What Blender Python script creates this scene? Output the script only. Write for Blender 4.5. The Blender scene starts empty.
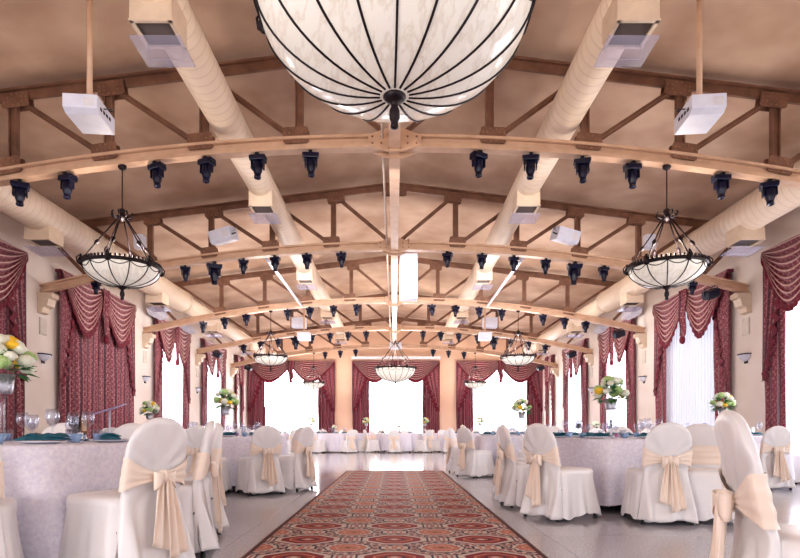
import bpy, math, random
from math import sin, cos, pi, radians, sqrt, atan2
from mathutils import Vector, Matrix
random.seed(7)
C = bpy.context.scene.collection
K = 0.928            # building units -> metres
F = 570.0; H = 0.835 # focal length in pixels of the 800 px frame, eye height

# ------------------------------------------------------------------ materials
def newmat(name):
    m = bpy.data.materials.new(name); m.use_nodes = True
    nt = m.node_tree
    return m, nt, nt.nodes['Principled BSDF']
def rgb(r, g, b):
    f = lambda c: (c/255/12.92) if c/255 <= .04045 else ((c/255+.055)/1.055)**2.4
    return (f(r), f(g), f(b), 1)
def mth(nt, op, a, b=None, c=None, clamp=False):
    n = nt.nodes.new('ShaderNodeMath'); n.operation = op; n.use_clamp = clamp
    for i, v in enumerate((a, b, c)):
        if v is None: continue
        if isinstance(v, (int, float)): n.inputs[i].default_value = v
        else: nt.links.new(v, n.inputs[i])
    return n.outputs[0]
def mixc(nt, fac, a, b):
    n = nt.nodes.new('ShaderNodeMix'); n.data_type = 'RGBA'
    for s, v in ((0, fac), (6, a), (7, b)):
        if isinstance(v, (int, float)): n.inputs[s].default_value = v
        elif isinstance(v, tuple): n.inputs[s].default_value = v
        else: nt.links.new(v, n.inputs[s])
    return n.outputs[2]
def coords(nt, kind='Object'):
    t = nt.nodes.new('ShaderNodeTexCoord')
    s = nt.nodes.new('ShaderNodeSeparateXYZ'); nt.links.new(t.outputs[kind], s.inputs[0])
    return t.outputs[kind], s.outputs[0], s.outputs[1], s.outputs[2]
def noise(nt, vec, scale, detail=3, rough=.5):
    n = nt.nodes.new('ShaderNodeTexNoise'); n.inputs['Scale'].default_value = scale
    n.inputs['Detail'].default_value = detail; n.inputs['Roughness'].default_value = rough
    nt.links.new(vec, n.inputs['Vector']); return n.outputs[0]
def bump(nt, bs, h, strength, dist=.01):
    b = nt.nodes.new('ShaderNodeBump'); b.inputs['Strength'].default_value = strength
    b.inputs['Distance'].default_value = dist
    nt.links.new(h, b.inputs['Height']); nt.links.new(b.outputs[0], bs.inputs['Normal'])
def ramp(nt, v, lo, hi):   # smooth 0..1
    n = nt.nodes.new('ShaderNodeMapRange'); n.clamp = True
    nt.links.new(v, n.inputs[0]); n.inputs[1].default_value = lo; n.inputs[2].default_value = hi
    return n.outputs[0]
def simple(name, col, rough=.5, metal=0, col2=None, nscale=8, bumpv=0, bscale=40, spec=.5, emit=0, sheen=0, coat=0):
    m, nt, bs = newmat(name)
    vec, x, y, z = coords(nt)
    c2 = col2 or tuple([c*.88 for c in col[:3]]+[1])
    f = ramp(nt, noise(nt, vec, nscale), .3, .7)
    nt.links.new(mixc(nt, f, col, c2), bs.inputs['Base Color'])
    bs.inputs['Roughness'].default_value = rough; bs.inputs['Metallic'].default_value = metal
    bs.inputs['Specular IOR Level'].default_value = spec
    bs.inputs['Sheen Weight'].default_value = sheen; bs.inputs['Coat Weight'].default_value = coat
    if bumpv: bump(nt, bs, noise(nt, vec, bscale), bumpv)
    if emit:
        bs.inputs['Emission Color'].default_value = col; bs.inputs['Emission Strength'].default_value = emit
    return m
M = {}
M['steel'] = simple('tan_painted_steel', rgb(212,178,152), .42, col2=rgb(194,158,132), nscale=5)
M['steel_shaded'] = simple('shaded_tan_steel', rgb(140,102,82), .5, col2=rgb(112,80,64), nscale=5)  # tan steel darkened: shade on the upper truss members put into the colour
M['rivet'] = simple('rivet_paint', rgb(150,112,88), .5)
M['ceiling'] = simple('tan_ceiling_plaster', rgb(198,172,152), .9, col2=rgb(160,130,110), nscale=.9, bumpv=.25, bscale=30)
M['wall'] = simple('cream_wall_paint', rgb(238,228,222), .85, col2=rgb(230,217,206), nscale=1.2)
M['peach'] = simple('peach_wall_paint', rgb(240,208,182), .85, col2=rgb(234,198,172), nscale=1.2)
M['panel'] = simple('wall_panel_paint', rgb(222,212,202), .6)
M['white'] = simple('white_plastic', rgb(222,222,234), .45, col2=rgb(212,212,226))
M['case'] = simple('screen_case_white', rgb(245,240,245), .4)
M['light_body'] = simple('navy_black_fixture', rgb(9,10,26), .3, col2=rgb(18,22,60), nscale=14)
M['light_lens'] = simple('fixture_lens', rgb(22,26,60), .08)
M['bronze'] = simple('dark_bronze', rgb(42,26,32), .45, metal=.3, col2=rgb(28,18,24), nscale=20)
M['frame_white'] = simple('window_frame_white', rgb(235,230,235), .5)
M['dark'] = simple('black_metal', rgb(22,22,28), .4)
M['satin'] = simple('cream_satin', rgb(243,240,240), .36, col2=rgb(232,229,232), nscale=3, bumpv=.45, bscale=9, sheen=.15)
M['sash'] = simple('peach_satin', rgb(252,238,226), .3, col2=rgb(246,226,210), nscale=4, bumpv=.3, bscale=14, sheen=.3)
M['teal'] = simple('teal_napkin_cloth', rgb(52,120,140), .7, col2=rgb(36,96,118), nscale=14, bumpv=.3)
M['china'] = simple('white_china', rgb(236,236,244), .15)
M['blueglaze'] = simple('pale_blue_china', rgb(150,180,215), .2)
M['leaf'] = simple('green_leaf', rgb(46,108,60), .5, col2=rgb(88,150,80), nscale=30)
M['tealleaf'] = simple('dusty_teal_leaf', rgb(50,100,108), .6, col2=rgb(70,128,130), nscale=30)
M['fl_white'] = simple('white_petals', rgb(246,246,236), .6, col2=rgb(226,230,205), nscale=60, bumpv=.6, bscale=90)
M['fl_green'] = simple('pale_green_petals', rgb(196,220,160), .6, col2=rgb(160,196,120), nscale=60, bumpv=.6, bscale=90)
M['fl_yellow'] = simple('yellow_petals', rgb(250,214,70), .6, col2=rgb(240,190,50), nscale=60, bumpv=.5, bscale=90)
M['silver'] = simple('silver_pot', rgb(205,205,212), .3, metal=.7, col2=rgb(150,150,165), nscale=60, bumpv=.5, bscale=60)
M['tabletop'] = simple('plywood_tabletop', rgb(140,110,84), .6)
M['wood'] = simple('brown_wood', rgb(150,96,56), .5, col2=rgb(120,74,42), nscale=20)
M['doorwood'] = simple('dark_brown_door', rgb(120,74,50), .5, col2=rgb(96,58,40), nscale=6)
M['pink'] = simple('pink_candle', rgb(226,130,180), .5)
M['trimred'] = simple('burgundy_ruffle', rgb(124,20,48), .7, col2=rgb(92,14,36), nscale=30, bumpv=.4, bscale=60)
M['conduit'] = simple('grey_conduit', rgb(214,200,190), .4)
M['grille'] = simple('grey_grille', rgb(110,96,92), .6)
M['lilac'] = simple('lilac_board', rgb(190,180,225), .5)

def glass_mat():
    m, nt, bs = newmat('clear_glass')
    bs.inputs['Base Color'].default_value = (.93,.95,1,1); bs.inputs['Roughness'].default_value = .04
    bs.inputs['Metallic'].default_value = 0
    tr = nt.nodes.new('ShaderNodeBsdfTransparent'); tr.inputs[0].default_value = (.95,.96,1,1)
    gl = nt.nodes.new('ShaderNodeBsdfGlossy'); gl.inputs['Roughness'].default_value = .06
    lw = nt.nodes.new('ShaderNodeLayerWeight'); lw.inputs[0].default_value = .3
    mx = nt.nodes.new('ShaderNodeMixShader')
    nt.links.new(mth(nt, 'MULTIPLY_ADD', lw.outputs['Facing'], .38, .04, True), mx.inputs[0])
    nt.links.new(tr.outputs[0], mx.inputs[1]); nt.links.new(gl.outputs[0], mx.inputs[2])
    nt.links.new(mx.outputs[0], nt.nodes['Material Output'].inputs[0])
    return m
M['glass'] = glass_mat()
def plate_mat():
    m, nt, bs = newmat('clear_acrylic_plate')
    tr = nt.nodes.new('ShaderNodeBsdfTransparent'); tr.inputs[0].default_value = (.9,.9,.97,1)
    mx = nt.nodes.new('ShaderNodeMixShader'); mx.inputs[0].default_value = .24
    bs.inputs['Base Color'].default_value = rgb(215,212,228); bs.inputs['Roughness'].default_value = .1
    nt.links.new(tr.outputs[0], mx.inputs[1]); nt.links.new(bs.outputs[0], mx.inputs[2])
    nt.links.new(mx.outputs[0], nt.nodes['Material Output'].inputs[0])
    return m
M['acrylic'] = plate_mat()
def bowl_mat():
    m, nt, bs = newmat('marbled_alabaster_glass')
    vec, x, y, z = coords(nt)
    mp = nt.nodes.new('ShaderNodeMapping'); mp.inputs['Rotation'].default_value = (0,0,.6); mp.inputs['Scale'].default_value = (5,1.6,3)
    nt.links.new(vec, mp.inputs[0]); n1 = noise(nt, mp.outputs[0], 2.0, 6, .6)
    f = ramp(nt, mth(nt, 'ABSOLUTE', mth(nt, 'SUBTRACT', n1, .5)), 0, .05)
    col = mixc(nt, f, rgb(222,212,200), rgb(234,228,218))
    nt.links.new(col, bs.inputs['Base Color']); nt.links.new(col, bs.inputs['Emission Color'])
    bs.inputs['Emission Strength'].default_value = .2
    bs.inputs['Roughness'].default_value = .12
    return m
M['bowl'] = bowl_mat()
def day_mat(name, s, col=(1,.98,1,1)):
    m, nt, bs = newmat(name)
    e = nt.nodes.new('ShaderNodeEmission'); e.inputs[0].default_value = col; e.inputs[1].default_value = s
    nt.links.new(e.outputs[0], nt.nodes['Material Output'].inputs[0])
    return m
M['day'] = day_mat('daylight_outside', 6.5, (.95,.96,1,1))
M['dayfar'] = day_mat('daylight_outside_far', 2.8, (1,.98,1,1))
M['dayback'] = day_mat('daylight_outside_far_wall', 7.5, (1,.98,1,1))
M['daydim'] = day_mat('daylight_outside_shaded', .85, (.86,.88,1,1))
def sheer_mat():
    m, nt, bs = newmat('white_sheer_cloth')
    vec, x, y, z = coords(nt, 'UV')
    w = mth(nt, 'SINE', mth(nt, 'MULTIPLY', x, 150.0))
    a = mth(nt, 'MULTIPLY_ADD', w, .14, .42)
    tr = nt.nodes.new('ShaderNodeBsdfTransparent'); tl = nt.nodes.new('ShaderNodeBsdfTranslucent')
    tl.inputs[0].default_value = rgb(242,238,248)
    df = nt.nodes.new('ShaderNodeBsdfDiffuse'); df.inputs[0].default_value = rgb(242,238,248)
    m1 = nt.nodes.new('ShaderNodeMixShader'); m1.inputs[0].default_value = .5
    nt.links.new(tl.outputs[0], m1.inputs[1]); nt.links.new(df.outputs[0], m1.inputs[2])
    mx = nt.nodes.new('ShaderNodeMixShader'); nt.links.new(a, mx.inputs[0])
    nt.links.new(tr.outputs[0], mx.inputs[1]); nt.links.new(m1.outputs[0], mx.inputs[2])
    nt.links.new(mx.outputs[0], nt.nodes['Material Output'].inputs[0])
    return m
M['sheer'] = sheer_mat()
def damask(name, base, gold, dark, swag=False):
    # patterned drapery: UV in metres (u across the cloth, v down it)
    m, nt, bs = newmat(name)
    vec, u, v, _ = coords(nt, 'UV')
    mp = nt.nodes.new('ShaderNodeMapping'); mp.inputs['Scale'].default_value = (22, 34, 1)
    nt.links.new(vec, mp.inputs[0])
    n1 = noise(nt, mp.outputs[0], 1.0, 3, .6)
    bx = mth(nt, 'SINE', mth(nt, 'MULTIPLY', u, 46.0)); bz = mth(nt, 'SINE', mth(nt, 'MULTIPLY', v, 44.0))
    pat = mth(nt, 'ADD', mth(nt, 'MULTIPLY', mth(nt, 'MULTIPLY', bx, bz), .07), n1)
    c1 = mixc(nt, mth(nt, 'MULTIPLY', ramp(nt, pat, .50, .66), .35 if swag else .85), base, gold)
    shade_stripe = ramp(nt, mth(nt, 'SINE', mth(nt, 'MULTIPLY', u, 27.0)), .35, .8)
    c2 = mixc(nt, mth(nt, 'MULTIPLY', shade_stripe, .75), c1, dark)  # dark cloth stripes, deepened to paint shade into the fold gaps
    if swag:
        fold_highlight = ramp(nt, mth(nt, 'SINE', mth(nt, 'MULTIPLY', v, 2*pi*9)), .55, .95)  # highlights of the satin folds, painted as lighter lines
        c2 = mixc(nt, mth(nt, 'MULTIPLY', fold_highlight, .72), c1, gold)
    nt.links.new(c2, bs.inputs['Base Color'])
    bs.inputs['Roughness'].default_value = .5; bs.inputs['Sheen Weight'].default_value = .2
    return m
M['drape'] = damask('burgundy_gold_damask', rgb(126,40,66), rgb(206,152,142), rgb(60,16,38))
M['swag'] = damask('burgundy_swag_damask_lit_folds', rgb(118,32,56), rgb(228,192,182), rgb(84,22,44), True)
def cloth_mat():
    m, nt, bs = newmat('white_damask_tablecloth')
    vec, x, y, z = coords(nt)
    n = noise(nt, vec, 38, 3, .7)
    f = ramp(nt, n, .35, .65)
    nt.links.new(mixc(nt, f, rgb(224,220,236), rgb(241,238,248)), bs.inputs['Base Color'])
    bs.inputs['Roughness'].default_value = .55; bs.inputs['Sheen Weight'].default_value = .2
    return m
M['cloth'] = cloth_mat()
def duct_mat():
    m, nt, bs = newmat('cream_spiral_duct')
    vec, x, y, z = coords(nt)
    ang = mth(nt, 'ARCTAN2', x, z)
    s = mth(nt, 'FRACT', mth(nt, 'ADD', mth(nt, 'DIVIDE', y, .15), mth(nt, 'DIVIDE', ang, 2*pi)))
    d = mth(nt, 'ABSOLUTE', mth(nt, 'SUBTRACT', s, .5))
    seam = ramp(nt, d, .40, .5)
    col = mixc(nt, mth(nt, 'MULTIPLY', seam, .3), rgb(226,206,186), rgb(150,120,100))
    nt.links.new(col, bs.inputs['Base Color']); bs.inputs['Roughness'].default_value = .5
    bump(nt, bs, d, .5, .02)
    return m
M['duct'] = duct_mat()
M['ductbox'] = simple('cream_duct_box', rgb(220,198,176), .5)
def floor_mat():
    m, nt, bs = newmat('polished_terrazzo')
    vec, x, y, z = coords(nt)
    n = noise(nt, vec, 60, 2, .6); n2 = noise(nt, vec, .8, 3)
    v = nt.nodes.new('ShaderNodeTexVoronoi'); v.inputs['Scale'].default_value = 55; nt.links.new(vec, v.inputs['Vector'])
    c = mixc(nt, ramp(nt, n, .35, .65), rgb(178,177,187), rgb(206,205,214))
    c = mixc(nt, mth(nt, 'MULTIPLY', ramp(nt, v.outputs['Distance'], .25, .05), .5), c, rgb(112,108,112))
    c = mixc(nt, mth(nt, 'MULTIPLY', n2, .25), c, rgb(196,190,186))
    def line(t, p, o):
        fr = mth(nt, 'FRACT', mth(nt, 'DIVIDE', mth(nt, 'ADD', t, o), p))
        return ramp(nt, mth(nt, 'ABSOLUTE', mth(nt, 'SUBTRACT', fr, .5)), .4975, .499)
    ln = mth(nt, 'MAXIMUM', line(x, 1.22, 0), line(y, 1.22, .3))
    c = mixc(nt, mth(nt, 'MULTIPLY', ln, .75), c, rgb(70,66,70))
    nt.links.new(c, bs.inputs['Base Color'])
    bs.inputs['Roughness'].default_value = .12; bs.inputs['Specular IOR Level'].default_value = .75
    bump(nt, bs, n2, .04, .05)
    return m
M['floor'] = floor_mat()
def carpet_mat():
    m, nt, bs = newmat('medallion_carpet')
    vec, x, y, z = coords(nt)
    PX, PY = .66, .62
    def cell(t, p, o):  # signed distance (metres) from nearest lattice line
        return mth(nt, 'MULTIPLY', mth(nt, 'SUBTRACT', mth(nt, 'FRACT', mth(nt, 'ADD', mth(nt, 'DIVIDE', t, p), .5+o)), .5), p)
    def absn(v): return mth(nt, 'ABSOLUTE', v)
    ax, ay = absn(cell(x, PX, 0)), absn(cell(y, PY, 0))       # red octagon lattice
    bx, by = absn(cell(x, PX, .5)), absn(cell(y, PY, .5))     # orange rounds lattice
    sx_ = mth(nt, 'MULTIPLY', ax, .80)
    oct_ = mth(nt, 'MAXIMUM', mth(nt, 'MAXIMUM', sx_, ay), mth(nt, 'MULTIPLY', mth(nt, 'ADD', sx_, ay), .76))
    rnd = mth(nt, 'SQRT', mth(nt, 'ADD', mth(nt, 'MULTIPLY', bx, bx), mth(nt, 'MULTIPLY', by, by)))
    navy, cream, red, orange, rose = rgb(36,32,66), rgb(216,202,194), rgb(140,14,42), rgb(204,124,104), rgb(172,104,108)
    def lt(v, t): return mth(nt, 'LESS_THAN', v, t)
    def band(v, a, b): return mth(nt, 'MULTIPLY', mth(nt, 'GREATER_THAN', v, a), lt(v, b))
    nz = noise(nt, vec, 48, 2, .7)
    c = mixc(nt, mth(nt, 'GREATER_THAN', nz, .5), cream, rgb(172,124,118))
    # small filigree on the ground
    wv = mth(nt, 'MULTIPLY', mth(nt, 'SINE', mth(nt, 'MULTIPLY', x, 2*pi/PX*6)), mth(nt, 'SINE', mth(nt, 'MULTIPLY', y, 2*pi/PY*6)))
    c = mixc(nt, mth(nt, 'GREATER_THAN', wv, .45), c, navy)
    c = mixc(nt, lt(wv, -.6), c, rose)
    # link boxes between the reds (sideways) and between them lengthwise
    ex, ey = bx, ay
    bxm = mth(nt, 'MAXIMUM', mth(nt, 'MULTIPLY', ex, 1.0), mth(nt, 'MULTIPLY', ey, 1.3))
    c = mixc(nt, lt(bxm, .10), c, navy); c = mixc(nt, lt(bxm, .082), c, cream)
    c = mixc(nt, mth(nt, 'MULTIPLY', lt(bxm, .07), mth(nt, 'GREATER_THAN', mth(nt, 'SINE', mth(nt, 'MULTIPLY', ex, 170)), .2)), c, rose)
    fx, fy = ax, by
    bym = mth(nt, 'MAXIMUM', mth(nt, 'MULTIPLY', fx, .8), mth(nt, 'MULTIPLY', fy, 1.8))
    c = mixc(nt, lt(bym, .09), c, navy); c = mixc(nt, lt(bym, .075), c, cream)
    c = mixc(nt, mth(nt, 'MULTIPLY', lt(bym, .06), mth(nt, 'GREATER_THAN', mth(nt, 'SINE', mth(nt, 'MULTIPLY', fx, 150)), .1)), c, orange)
    # orange rounds
    wob = mth(nt, 'ADD', rnd, mth(nt, 'MULTIPLY', mth(nt, 'SINE', mth(nt, 'MULTIPLY', mth(nt, 'ARCTAN2', bx, by), 16)), .007))
    for t, col in ((.170, navy), (.156, cream), (.128, rgb(150,70,60)), (.122, orange), (.084, cream), (.076, orange), (.045, navy), (.042, rgb(200,150,120)), (.02, red)):
        c = mixc(nt, lt(wob, t), c, col)
    for t, col in ((.205, navy), (.194, cream), (.158, red), (.112, rgb(206,140,112)), (.098, rgb(170,70,60)), (.075, red), (.055, navy), (.040, orange), (.020, cream)):
        c = mixc(nt, lt(oct_, t), c, col)
    axx = absn(x)
    c = mixc(nt, mth(nt, 'GREATER_THAN', axx, .965), c, rgb(90,50,56))
    n3 = noise(nt, vec, 140, 2)
    c = mixc(nt, mth(nt, 'MULTIPLY', n3, .12), c, rgb(150,110,100))
    nt.links.new(c, bs.inputs['Base Color'])
    bs.inputs['Roughness'].default_value = .62; bs.inputs['Specular IOR Level'].default_value = .3
    bump(nt, bs, n3, .3, .004)
    return m
M['carpet'] = carpet_mat()

# ------------------------------------------------------------------ mesh building
class MB:
    def __init__(s): s.v = []; s.f = []; s.uv = {}
    def add(s, vs, fs):
        o = len(s.v); s.v += [tuple(p) for p in vs]; s.f += [tuple(i+o for i in f) for f in fs]; return o
    def box(s, c, d, rot=None):
        x, y, z = d[0]/2, d[1]/2, d[2]/2
        vs = [Vector(p) for p in ((-x,-y,-z),(x,-y,-z),(x,y,-z),(-x,y,-z),(-x,-y,z),(x,-y,z),(x,y,z),(-x,y,z))]
        if rot is not None: vs = [rot @ p for p in vs]
        c = Vector(c); s.add([p+c for p in vs], [(0,3,2,1),(4,5,6,7),(0,1,5,4),(1,2,6,5),(2,3,7,6),(3,0,4,7)]); return s
    def bar(s, a, b, w, h, up=(0,0,1)):
        a, b = Vector(a), Vector(b); d = b-a; L = d.length; d.normalize()
        side = d.cross(Vector(up))
        if side.length < 1e-4: side = Vector((1,0,0))
        side.normalize(); u = side.cross(d)
        R = Matrix((side, d, u)).transposed()
        return s.box((a+b)/2, (w, L, h), R)
    def tube(s, pts, r, n=8, caps=True):
        pts = [Vector(p) for p in pts]; rs = r if isinstance(r, (list, tuple)) else [r]*len(pts)
        rings = []; prev = None
        for i, p in enumerate(pts):
            d = (pts[min(i+1, len(pts)-1)]-pts[max(i-1, 0)]).normalized()
            ref = prev if prev is not None else (Vector((0,0,1)) if abs(d.z) < .9 else Vector((1,0,0)))
            a = (ref - d*ref.dot(d)).normalized(); prev = a; b = d.cross(a)
            rings.append([p + (a*cos(2*pi*k/n)+b*sin(2*pi*k/n))*rs[i] for k in range(n)])
        vs = [q for rg in rings for q in rg]; fs = []
        for i in range(len(pts)-1):
            for k in range(n):
                k2 = (k+1) % n; fs.append((i*n+k, i*n+k2, (i+1)*n+k2, (i+1)*n+k))
        if caps: fs.append(tuple(range(n))[::-1]); fs.append(tuple((len(pts)-1)*n+k for k in range(n)))
        s.add(vs, fs); return s
    def lathe(s, prof, c=(0,0,0), n=24, axis='z', cap=False, fn=None):
        vs = []; c = Vector(c)
        for i, (r, z) in enumerate(prof):
            for k in range(n):
                a = 2*pi*k/n; rr = fn(r, z, a, i) if fn else r
                p = Vector((rr*cos(a), rr*sin(a), z))
                if axis == 'y': p = Vector((p.x, p.z, p.y))
                vs.append(c+p)
        fs = []
        for i in range(len(prof)-1):
            for k in range(n):
                k2 = (k+1) % n; fs.append((i*n+k, i*n+k2, (i+1)*n+k2, (i+1)*n+k))
        if cap: fs.append(tuple(range(n))[::-1]); fs.append(tuple((len(prof)-1)*n+k for k in range(n)))
        s.add(vs, fs); return s
    def grid(s, fn, nu, nv, uvfn=None):
        o = len(s.v)
        vs = [fn(i/nu, j/nv) for j in range(nv+1) for i in range(nu+1)]
        fs = [(j*(nu+1)+i, j*(nu+1)+i+1, (j+1)*(nu+1)+i+1, (j+1)*(nu+1)+i) for j in range(nv) for i in range(nu)]
        s.add(vs, fs)
        if uvfn:
            for j in range(nv+1):
                for i in range(nu+1): s.uv[o+j*(nu+1)+i] = uvfn(i/nu, j/nv)
        return s
    def build(s, name, mat, parent=None, smooth=False, bevel=0, subsurf=0, solid=0, loc=None):
        me = bpy.data.meshes.new(name); me.from_pydata(s.v, [], s.f); me.materials.append(mat)
        if s.uv:
            ul = me.uv_layers.new(name='UVMap')
            for lp in me.loops: ul.data[lp.index].uv = s.uv.get(lp.vertex_index, (0,0))
        if smooth:
            for p in me.polygons: p.use_smooth = True
        me.update()
        o = bpy.data.objects.new(name, me); C.objects.link(o)
        if parent: o.parent = parent
        if loc: o.location = loc
        if solid:
            m = o.modifiers.new('s', 'SOLIDIFY'); m.thickness = solid; m.offset = 0
        if bevel:
            m = o.modifiers.new('b', 'BEVEL'); m.width = bevel; m.segments = 2; m.limit_method = 'ANGLE'
        if subsurf:
            m = o.modifiers.new('u', 'SUBSURF'); m.levels = subsurf; m.render_levels = subsurf
        return o
def tag(o, label=None, cat=None, group=None, kind=None):
    if label: o['label'] = label
    if cat: o['category'] = cat
    if group: o['group'] = group
    if kind: o['kind'] = kind
    return o
def empty(name, label, cat, loc=(0,0,0), rz=0, group=None):
    o = bpy.data.objects.new(name, None); C.objects.link(o); o.empty_display_size = .1
    o.location = loc; o.rotation_euler = (0,0,rz); return tag(o, label, cat, group)
def dup(root, loc, rz=0, label=None, group=None, scale=1, parent=None, rot=None):
    r = root.copy(); C.objects.link(r); r.location = loc; r.rotation_euler = rot or (0,0,rz)
    if scale != 1: r.scale = (scale,)*3
    if label: r['label'] = label
    if group: r['group'] = group
    for ch in [c for c in bpy.data.objects if c.parent == root]:
        c = ch.copy(); C.objects.link(c); c.parent = r
        for g in [q for q in bpy.data.objects if q.parent == ch]:
            d = g.copy(); C.objects.link(d); d.parent = c
    return r
class Proto:   # first use moves the original, later uses copy it
    def __init__(s, root): s.root = root; s.used = False
    def put(s, loc, rz=0, label=None, group=None, scale=1, rot=None):
        if not s.used:
            s.used = True; r = s.root; r.location = loc; r.rotation_euler = rot or (0,0,rz)
            if scale != 1: r.scale = (scale,)*3
            if label: r['label'] = label
            if group: r['group'] = group
            return r
        return dup(s.root, loc, rz, label, group, scale, rot=rot)
def struct(o): o['kind'] = 'structure'; return o

# ------------------------------------------------------------------ building shell
HW = 8*K; YW = 31*K; YB = -6.5; ZC = lambda x: (6.62-.122*abs(x)/K)*K
Ztop = 6.0*K
m = MB(); m.add([(-HW-.4,YB-.4,0),(HW+.4,YB-.4,0),(HW+.4,YW+.4,0),(-HW-.4,YW+.4,0)], [(0,1,2,3)])
struct(m.build('floor', M['floor']))
# ceiling: low pitched, with thickness
m = MB(); xs = [-HW-.3, 0, HW+.3]
vs = []
for y in (YB-.4, YW+.4):
    for t in (0, .2):
        vs += [(x, y, ZC(x)+t) for x in xs]
m.add(vs, [(0,1,7,6),(1,2,8,7),(3,9,10,4),(4,10,11,5),(0,3,4,1),(1,4,5,2),(6,7,10,9),(7,8,11,10),(0,6,9,3),(2,5,11,8)])
struct(m.build('ceiling', M['ceiling']))
# side windows: (centre Y, half width of drapery, open?)
WIN = [(-4.3, 1.8), (.4, 1.8), (5.0, 1.8), (9.5, 1.78), (14.23, 1.78), (18.87, 1.46), (23.2, 1.46), (26.95, .62)]
ZS, ZH = .45, 4.1
def side_wall(name, sx):
    m = MB(); x0 = sx*HW; t = .3
    def blk(y0, y1, z0, z1): m.box((x0+sx*t/2, (y0+y1)/2, (z0+z1)/2), (t, y1-y0, z1-z0))
    y = YB
    for cy, hw in WIN:
        o = hw-.42
        blk(y, cy-o, 0, Ztop); blk(cy-o, cy+o, 0, ZS); blk(cy-o, cy+o, ZH, Ztop); y = cy+o
    blk(y, YW, 0, Ztop)
    struct(m.build(name, M['wall']))
side_wall('wall_left', -1); side_wall('wall_right', 1)
m = MB()
FW = [((291-394.5)/20*1.0, 2.18), ((396-394.5)/20, 2.18), ((500.3-394.5)/20, 2.18)]
FW = [(u*1.0, h) for u, h in FW]
x = -HW
for cx, hw in FW:
    o = hw-.45
    for a, b, z0, z1 in ((x, cx-o, 0, 6.3), (cx-o, cx+o, 0, ZS), (cx-o, cx+o, ZH, 6.3)):
        m.box(((a+b)/2, YW+.15, (z0+z1)/2), (b-a, .3, z1-z0))
    x = cx+o
m.box(((x+HW)/2, YW+.15, 3.15), (HW-x, .3, 6.3))
struct(m.build('wall_back', M['peach']))
m = MB(); m.box((0, YB-.15, 3.2), (2*HW+.6, .3, 6.4)); struct(m.build('wall_front', M['wall']))
for nm, sx in (('baseboard_left', -1), ('baseboard_right', 1)):
    m = MB(); m.box((sx*(HW-.015), (YB+YW)/2, .07), (.03, YW-YB, .14)); struct(m.build(nm, M['doorwood']))
m = MB(); m.box((0, YW-.015, .07), (2*HW, .03, .14)); struct(m.build('baseboard_back', M['doorwood']))

# windows: frame, mullions and bright panes
wn = 0
def window(cx, cy, w, axis, bright=True, sgn=1):
    global wn; wn += 1
    m = MB(); hw = w/2; zc = (ZS+ZH)/2
    T = (lambda a, d, z: (cx+sgn*d, cy+a, z)) if axis == 'y' else (lambda a, d, z: (cx+a, cy+d, z))
    D = (lambda a, d, z: (d, a, z)) if axis == 'y' else (lambda a, d, z: (a, d, z))
    for a in (-hw+.03, hw-.03): m.box(T(a, .12, zc), D(.06, .06, ZH-ZS))
    for z in (ZS+.03, ZH-.03): m.box(T(0, .12, z), D(w, .06, .06))
    fr = struct(m.build('window_%d' % wn, M['frame_white']))
    p = MB(); p.box(T(0, .2, zc), D(w, .01, ZH-ZS)); p.build('pane', M['dayback'] if bright == 'back' else M['dayfar'] if bright == 'far' else M['day'] if bright else M['daydim'], fr)
for sx in (-1, 1):
    for i, (cy, hw) in enumerate(WIN):
        window(sx*HW, cy, 2*(hw-.42), 'y', False if (sx > 0 and i == 4) or (sx < 0 and i < 3) else 'far' if i < 3 else True, sx)
for cx, hw in FW: window(cx, YW, 2*(hw-.45), 'x', 'back')

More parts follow.
